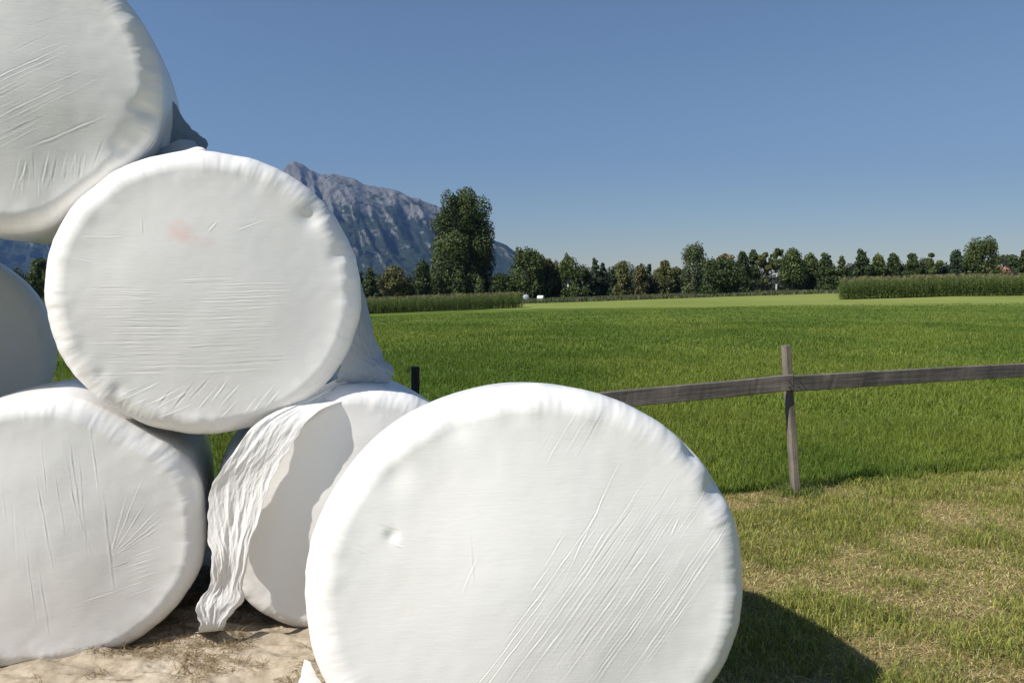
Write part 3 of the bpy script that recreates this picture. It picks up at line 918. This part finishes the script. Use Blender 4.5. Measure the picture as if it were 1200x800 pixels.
# ---------------------------------------------------------------- maize fields
def stalk_template(seed):
    r = random.Random(seed); parts = []; cols = []
    V, F_ = tube([(0, 0, 0), (.02, 0, 1.2), (.03, .01, 2.1)], [.02, .016, .008], 4)
    q = [(V, F_)]; cols.append(np.tile([.12, .15, .04], (len(V), 1)))
    for i in range(11):
        a = (i % 2) * math.pi + r.uniform(-.6, .6); z = .25 + i * .165; l = r.uniform(.45, .75) * (1 if i < 8 else .7)
        pts = []
        for s in range(4):
            t_ = s / 3
            pts.append(((math.cos(a) * l * t_, math.sin(a) * l * t_, z + l * (.75 * t_ - .85 * t_ * t_)), (.05, .085, .06, .004)[s] / 2))
        v = []
        for (p, w_) in pts:
            v.append((p[0] - math.sin(a) * w_, p[1] + math.cos(a) * w_, p[2])); v.append((p[0] + math.sin(a) * w_, p[1] - math.cos(a) * w_, p[2]))
        f = np.array([(0, 1, 3, 2), (2, 3, 5, 4), (4, 5, 7, 6)])
        q.append((np.array(v), f)); cols.append(np.tile(np.array([.11, .17, .034]) * r.uniform(.7, 1.35), (8, 1)))
    for i in range(5):
        a = i * 1.25; v = np.array([(0.03, 0, 2.05), (.03 + .02, 0.01, 2.05), (.03 + math.cos(a) * .12, math.sin(a) * .12, 2.33), (.01 + math.cos(a) * .12, math.sin(a) * .12, 2.33)])
        q.append((v, np.array([(0, 1, 2, 3)]))); cols.append(np.tile([.19, .18, .08], (4, 1)))
    V, F_ = merge(q)
    return V, F_, np.concatenate(cols)
temps = [stalk_template(s) for s in range(6)]
def maize(name, x0, x1, yfun, rows_, hs, seed):
    r = np.random.default_rng(seed); Vs, Fs, Ks = [], [], []; o_ = 0
    for ri in range(rows_):
        xs = np.arange(x0(ri), x1(ri), .21 if ri < 6 else .3)
        for x_ in xs:
            x__ = x_ + r.uniform(-.05, .05); y__ = yfun(x__) + ri * .72 + r.uniform(-.08, .08)
            V, F_, K = temps[r.integers(0, 6)]
            a = r.uniform(0, 6.28); s = hs * r.uniform(.88, 1.08); c_, s_ = math.cos(a), math.sin(a)
            W = np.stack([(V[:, 0] * c_ - V[:, 1] * s_) * 1.1, (V[:, 0] * s_ + V[:, 1] * c_) * 1.1, V[:, 2] * s], -1)
            W += [x__, y__, float(gz(x__, y__)) - .03]
            Vs.append(W); Fs.append(F_ + o_); Ks.append(K * r.uniform(.8, 1.15)); o_ += len(V)
    o = mesh_np(name, np.concatenate(Vs), np.concatenate(Fs), M_LEAF, col=np.concatenate(Ks), smooth=False)
    tag(o, kind='stuff'); return o
maize('maize_field', lambda i: -26 , lambda i: 1.6 - .25 * i * .5, lambda x: 104 + .25 * (x + 20) * .8, 11, .92, 5)
maize('maize_field', lambda i: -70 , lambda i: -58, lambda x: 104, 5, .92, 15)
maize('maize_field', lambda i: 39.0 + .35 * i, lambda i: 70, lambda x: 95 + .05 * (x - 36), 9, 1.12, 6)

# ---------------------------------------------------------------- trees
def leaf_cloud(cent, rad, n, size, rg, col, squash=1.0):
    """leaf faces on the shells of many lobes. cent (m,3), rad (m,3)"""
    m = len(cent)
    wgt = rad[:, 0] * rad[:, 2]; wgt = wgt / wgt.sum()
    li = rg.choice(m, n, p=wgt)
    d = rg.normal(size=(n, 3)); d /= np.linalg.norm(d, axis=1)[:, None]
    rr = rg.uniform(.35, 1.03, n) ** .6
    p = cent[li] + d * rad[li] * rr[:, None]
    nrm = d * .8 + rg.normal(size=(n, 3)) * .6
    nrm /= np.linalg.norm(nrm, axis=1)[:, None]
    up = rg.normal(size=(n, 3)); tx = np.cross(nrm, up); tx /= np.linalg.norm(tx, axis=1)[:, None]
    ty = np.cross(nrm, tx)
    s = size * rg.uniform(.6, 1.3, n)[:, None]
    V = np.stack([p - tx * s * .5, p - ty * s * .38, p + tx * s * .55, p + ty * s * .38], 1)
    lobe_c = rg.uniform(.75, 1.3, m)[li][:, None]
    K = np.repeat((col * lobe_c * rg.uniform(.65, 1.3, (n, 1)))[:, None, :], 4, 1)
    return V.reshape(-1, 3), np.arange(n * 4).reshape(n, 4), K.reshape(-1, 3)

def tree(name, label, kind, px, top, wpx, dist, col=(.035, .052, .020), seed=0, low=.02, dens=1.0, pale=False, group='trees behind the meadow', cat='tree'):
    rg = np.random.default_rng(seed + 1000)
    x = (px - 600) / F_PX * dist; z0 = float(gz(x, dist))
    H = (338 - top) / F_PX * dist + EYE - z0; W = 1.36 * wpx / F_PX * dist
    root = empty(name, (x, dist, z0)); tag(root, label, cat, group)
    if kind == 'broad':
        m = 34; h = rg.uniform(low + .10, .93, m); pr = W / 2 * np.sqrt(np.clip(1 - ((h - .48) / .55) ** 2, .05, 1)); lr = W * rg.uniform(.10, .20, m); vs = 1.0
    elif kind == 'tall':
        m = 80; h = rg.uniform(low, .95, m); pr = W / 2 * np.interp(h, [0, .15, .35, .6, .85, 1], [1.05, 1.08, 1.0, .92, .74, .42]); lr = W * rg.uniform(.09, .16, m); vs = 1.9
    elif kind == 'conifer':
        m = 54; h = rg.beta(1.1, 1.25, m) * (.97 - low) + low; pr = W / 2 * ((1 - h) ** .75 + .05); lr = W * (.07 + .13 * (1 - h)); vs = .75
    elif kind == 'airy':
        m = 17; h = rg.uniform(.30, .95, m); pr = W / 2 * np.sqrt(np.clip(1 - ((h - .62) / .45) ** 2, .08, 1)); lr = W * rg.uniform(.09, .19, m); vs = 1.1
    else:   # column
        m = 34; h = rg.uniform(low, .95, m); pr = W / 2 * np.interp(h, [0, .25, .7, 1], [.9, 1, .75, .12]); lr = W * rg.uniform(.12, .22, m); vs = 1.5
    a = rg.uniform(0, 6.28, m); q = np.sqrt(rg.uniform(.08, 1, m)) * np.maximum(pr - lr * .8, 0)
    if kind in ('broad', 'airy'): h = h
    cent = np.stack([np.cos(a) * q, np.sin(a) * q, np.minimum(h * H, H - lr * vs * .95)], -1)
    cent[:, :2] += rg.normal(size=(m, 2)) * W * .035
    # a lobe on the very top
    cent[0] = (W * rg.uniform(-.06, .06), 0, H - lr[0] * vs); 
    rad = np.stack([lr, lr, lr * vs], -1) * rg.uniform(.6, 1.3, (m, 3))
    if kind in ('conifer', 'column'):
        rad[0] = (W * .09, W * .09, H * .10); cent[0][2] = H - H * .10; rad[1] = (W * .16, W * .16, H * .10); cent[1] = (0, 0, H * .78)
    n = int(np.clip(120 * W * H * dens, 1500, 50000)); size = .42 * (dist / 170)
    V, Fq, K = leaf_cloud(cent, rad, n, size, rg, np.array(col))
    mesh_np('crown', V, Fq, M_LEAF, root, smooth=False, col=K * np.array([1.8, 1.65, 1.15]))
    tr = [tube([(0, 0, -.2), (.03 * W, 0, H * .35), (0, .02 * W, H * .62), (cent[0][0], 0, H * .9)], [W * .035 + .10, W * .028 + .07, W * .018 + .04, .03], 8)]
    for i in rg.choice(m, min(m, 9), replace=False):
        c = cent[i]; s = max(.12, c[2] / H - .22) * H
        tr.append(tube([(0, 0, s), (c[0] * .5, c[1] * .5, (s + c[2]) / 2 + .1), tuple(c)], [W * .012 + .05, .05, .02], 5))
    V, Fq = merge(tr)
    mesh_np('trunk', V, Fq, M_BIRCH if pale else M_BARK, root)
    return root

DG = (.030, .048, .020); MG = (.044, .064, .024); OG = (.070, .080, .036); BG = (.026, .046, .030); PG = (.085, .105, .055)
TR = [
 ('deciduous_tree', 'small dark tree just visible in the gap left of the pink-smeared bale', 'broad', 50, 302, 26, 165, MG, {}),
 ('pine_tree', 'dark pointed tree right beside the stack, above the left maize', 'conifer', 434, 313, 24, 160, DG, {}),
 ('deciduous_tree', 'low round olive tree second from the stack, above the left maize', 'broad', 464, 313, 36, 165, OG, {}),
 ('pine_tree', 'dark narrow tree touching the left side of the tallest tree', 'column', 495, 305, 22, 162, DG, {}),
 ('poplar_tree', 'tallest tree of all, a broad poplar against the mountain', 'tall', 543, 224, 64, 170, (.042, .062, .026), dict(dens=1.5, low=.0)),
 ('deciduous_tree', 'low dark tree just right of the tallest tree, in front of the mountain foot', 'broad', 588, 322, 30, 168, DG, {}),
 ('deciduous_tree', 'large rounded tree above the end of the left maize field', 'tall', 619, 292, 36, 166, MG, {}),
 ('deciduous_tree', 'shorter olive tree next on the right of the one over the maize end', 'column', 643, 303, 24, 170, OG, {}),
 ('deciduous_tree', 'grey-green tree with a forked trunk, third right of the maize end', 'column', 665, 299, 26, 168, MG, dict(pale=True)),
 ('deciduous_tree', 'low dark tree left of the close pair of spruces', 'broad', 682, 314, 22, 165, DG, {}),
 ('spruce_tree', 'left and taller of the close pair of pointed spruces', 'conifer', 697, 302, 18, 168, BG, {}),
 ('spruce_tree', 'right and lower of the close pair of pointed spruces', 'conifer', 706, 307, 15, 170, BG, {}),
 ('spruce_tree', 'tiny pointed spruce left of the pale round-topped tree', 'conifer', 717, 316, 12, 168, BG, {}),
 ('birch_tree', 'pale round-topped tree standing clear between lower dark ones', 'column', 729, 306, 20, 168, OG, dict(pale=True)),
 ('deciduous_tree', 'small brownish tree with a flat top beside a thin spruce', 'column', 750, 311, 18, 167, (.055, .056, .028), dict(pale=True)),
 ('spruce_tree', 'thin dark spruce beside the brownish flat-topped tree', 'conifer', 760, 309, 12, 170, BG, {}),
 ('deciduous_tree', 'light olive tree right of the thin dark spruce', 'column', 777, 306, 22, 169, OG, {}),
 ('deciduous_tree', 'low pale bushy tree at the left foot of the ragged tall tree', 'broad', 794, 313, 26, 172, PG, {}),
 ('poplar_tree', 'ragged tall tree with a spiky top near the middle of the tree line', 'tall', 813, 285, 27, 165, (.048, .066, .036), dict(dens=.6)),
 ('deciduous_tree', 'bare pale crown rising behind the big dark round tree', 'airy', 849, 297, 18, 176, (.13, .12, .085), dict(pale=True)),
 ('oak_tree', 'big dark round tree standing in front of the others', 'broad', 845, 302, 50, 152, DG, dict(low=-.02, dens=1.2)),
 ('deciduous_tree', 'left of the two dark slim trees right of the big round tree', 'column', 868, 294, 18, 166, DG, {}),
 ('deciduous_tree', 'right of the two dark slim trees right of the big round tree', 'column', 881, 294, 17, 166, DG, {}),
 ('birch_tree', 'see-through tree with a square top on the left of the sky gap', 'airy', 895, 296, 17, 166, OG, {}),
 ('birch_tree', 'see-through tree with a dark tuft on top, right of the sky gap', 'airy', 909, 291, 16, 166, MG, dict(pale=True)),
 ('deciduous_tree', 'broad-based tree with a narrow top right of the sky gap', 'column', 927, 292, 30, 163, MG, {}),
 ('deciduous_tree', 'soft grey-green tree in the middle of the right hand clump', 'column', 947, 299, 24, 168, MG, {}),
 ('pine_tree', 'dark spreading pine at the right end of the clump before the maize', 'conifer', 966, 297, 32, 165, DG, dict(pale=True)),
 ('spruce_tree', 'thin sparse spruce at the left end of the right maize field', 'conifer', 985, 299, 18, 168, MG, dict(dens=.6)),
 ('pine_tree', 'first tall dark tree above the right maize field', 'conifer', 1008, 291, 28, 166, DG, {}),
 ('deciduous_tree', 'second tree above the right maize, with a pale trunk', 'column', 1026, 299, 20, 168, MG, dict(pale=True)),
 ('deciduous_tree', 'third tree above the right maize, round topped', 'column', 1045, 297, 20, 168, DG, {}),
 ('pine_tree', 'fourth tree above the right maize, a dark blunt cone', 'conifer', 1067, 297, 28, 167, DG, {}),
 ('pine_tree', 'flat-topped pine with a hat-like tuft above the right maize', 'airy', 1090, 296, 24, 170, MG, dict(dens=1.6)),
 ('deciduous_tree', 'dark green tree left of the high round one by the red roof', 'column', 1119, 294, 24, 168, BG, {}),
 ('deciduous_tree', 'high round tree left of the red-roofed house', 'tall', 1149, 279, 34, 164, MG, {}),
 ('deciduous_tree', 'low dark tree right behind the red-roofed house', 'broad', 1174, 300, 34, 200, DG, {}),
 ('spruce_tree', 'thin spruce at the right edge of the photo', 'conifer', 1196, 293, 16, 168, MG, {}),
 ('deciduous_tree', 'dark tree partly cut off by the right edge beyond the house', 'broad', 1214, 299, 30, 170, DG, {}),
 ('deciduous_tree', 'dark low tree half hidden by the right rim of the pink-smeared bale', 'broad', 408, 312, 32, 166, DG, {}),
]
for i, (nm, lb, kd, px, tp, wp, ds, cl, kw) in enumerate(TR):
    tree(nm, lb, kd, px, tp, wp, ds, cl, seed=i * 7, **kw)

# undergrowth along the foot of the trees
rg = np.random.default_rng(77)
m = 900
cx_ = rg.uniform(-110, 125, m); cy_ = rg.uniform(168, 182, m)
lr = rg.uniform(1.0, 2.3, m)
cent = np.stack([cx_, cy_, gz(cx_, cy_) + lr * .55 + rg.uniform(0, 3.2, m) ** 1.2], -1)
V, Fq, K = leaf_cloud(cent, np.stack([lr, lr, lr * .9], -1), 110000, .38, rg, np.array([.034, .048, .024]))
o = mesh_np('undergrowth', V, Fq, M_LEAF, smooth=False, col=K); tag(o, kind='stuff')
m = 2000
cx_ = rg.uniform(-150, 170, m); cy_ = rg.uniform(190, 206, m)
lr = rg.uniform(.6, 1.7, m)
hh_ = 5.1 + 2.6 * fbm(cx_ * .11, 0, 0, 501, 3) - 2.5 * np.exp(-((cx_ / cy_ * F_PX - 305) / 14) ** 2)
cent = np.stack([cx_, cy_, gz(cx_, cy_) + rg.uniform(0, 1, m) ** .6 * np.clip(hh_, 1, 8)], -1)
V, Fq, K = leaf_cloud(cent, np.stack([lr, lr, lr * 1.3], -1), 190000, .42, rg, np.array([.046, .062, .036]))
o = mesh_np('far_wood', V, Fq, M_LEAF, smooth=False, col=K); tag(o, kind='stuff')
# rough weeds on the bank in front
n = 60000
x = rng.uniform(-30, 110, n); y = rng.uniform(134, 170, n)
k = (x < y * .74); x, y = x[k], y[k]; n = len(x)
cc = np.where(rng.random(n)[:, None] < .45, np.array([.15, .135, .075]), np.array([.075, .105, .035])) * rng.uniform(.6, 1.3, (n, 1))
V, T_, K = blades(np.stack([x, y, gz(x, y) - .05], -1), rng.uniform(.3, .8, n), rng.uniform(.12, .3, n), rng.uniform(0, 6.28, n), rng.uniform(.1, .7, n), rng.uniform(0, 6.28, n), cc)
o = mesh_np('tall_weeds', V, T_, M_GRASS, smooth=False, col=K); tag(o, kind='stuff')

# ---------------------------------------------------------------- small far things
def box(p0, p1):
    x0, y0, z0 = p0; x1, y1, z1 = p1
    v = np.array([(x0, y0, z0), (x1, y0, z0), (x1, y1, z0), (x0, y1, z0), (x0, y0, z1), (x1, y0, z1), (x1, y1, z1), (x0, y1, z1)], float)
    f = np.array([(3, 2, 1, 0), (4, 5, 6, 7), (0, 1, 5, 4), (1, 2, 6, 5), (2, 3, 7, 6), (3, 0, 4, 7)])
    return v, f
hx, hy = (1172 - 600) / F_PX * 185, 185.0
hzz = float(gz(hx, hy))
house = empty('house', (hx, hy, hzz)); tag(house, 'house with a reddish roof showing over the right maize field', 'house')
top = (338 - 311) / F_PX * 185 + EYE - hzz
M_WALL = plain_mat('plaster', (.42, .34, .28), .9, .1); M_ROOF = plain_mat('red_tiles', (.42, .17, .11), .8, .2, 3.0); M_PANE = plain_mat('pane', (.03, .035, .04), .2, .1)
mesh_np('wall', *box((-2.2, 0, 0), (2.4, 7, top - 1.5)), M_WALL, house, smooth=False)
v = np.array([(-2.7, -.5, top - 1.65), (2.9, -.5, top - 1.65), (2.4, 3.5, top), (-1.9, 3.5, top), (2.9, 7.5, top - 1.65), (-2.7, 7.5, top - 1.65),
              (-2.7, -.5, top - 1.8), (2.9, -.5, top - 1.8), (2.9, 7.5, top - 1.8), (-2.7, 7.5, top - 1.8)])
rf = mesh_np('roof', v, [np.array([(0, 1, 2, 3), (3, 2, 4, 5), (6, 7, 1, 0), (9, 8, 7, 6), (5, 4, 8, 9)]), np.array([(7, 8, 4), (9, 6, 0)]), np.array([(7, 4, 2, 1), (9, 0, 3, 5)])], M_ROOF, house, smooth=False)
mesh_np('chimney', *box((.9, 2.2, top - 1.0), (1.4, 2.7, top + .35)), M_WALL, rf, smooth=False)
for wx in (-1.3, .7):
    mesh_np('window', *box((wx, -.03, top - 3.2), (wx + .8, .02, top - 2.1)), M_PANE, house, smooth=False)

for (px, py, r_, mat_, lb) in [(617, 349.5, .52, M_VEIL, 'tiny round grey wrapped bale by the end of the left maize field'),
                               (637, 351, .40, M_FILM, 'tiny bright white wrapped bale under the trees right of the maize end')]:
    dd = 150.0; x = (px - 600) / F_PX * dd; z0 = float(gz(x, dd))
    th = np.linspace(0, 2 * math.pi, 28, endpoint=False)
    prof_ = [(0.01, -.02), (.8, 0), (.95, .05), (1, .15), (1, 1.05), (.95, 1.15), (.8, 1.2), (.01, 1.22)]
    V = np.array([(math.cos(a) * r_ * q, yy_, r_ + math.sin(a) * r_ * q + (.4 if px == 617 else 0.35)) for q, yy_ in prof_ for a in th])
    root = mesh_np('wrapped_bale', V, grid_faces(8, 28, True), mat_)
    root.location = (x, dd, z0); root.rotation_euler.z = .2 if px == 617 else 1.2
    tag(root, lb, 'bale', GRP)
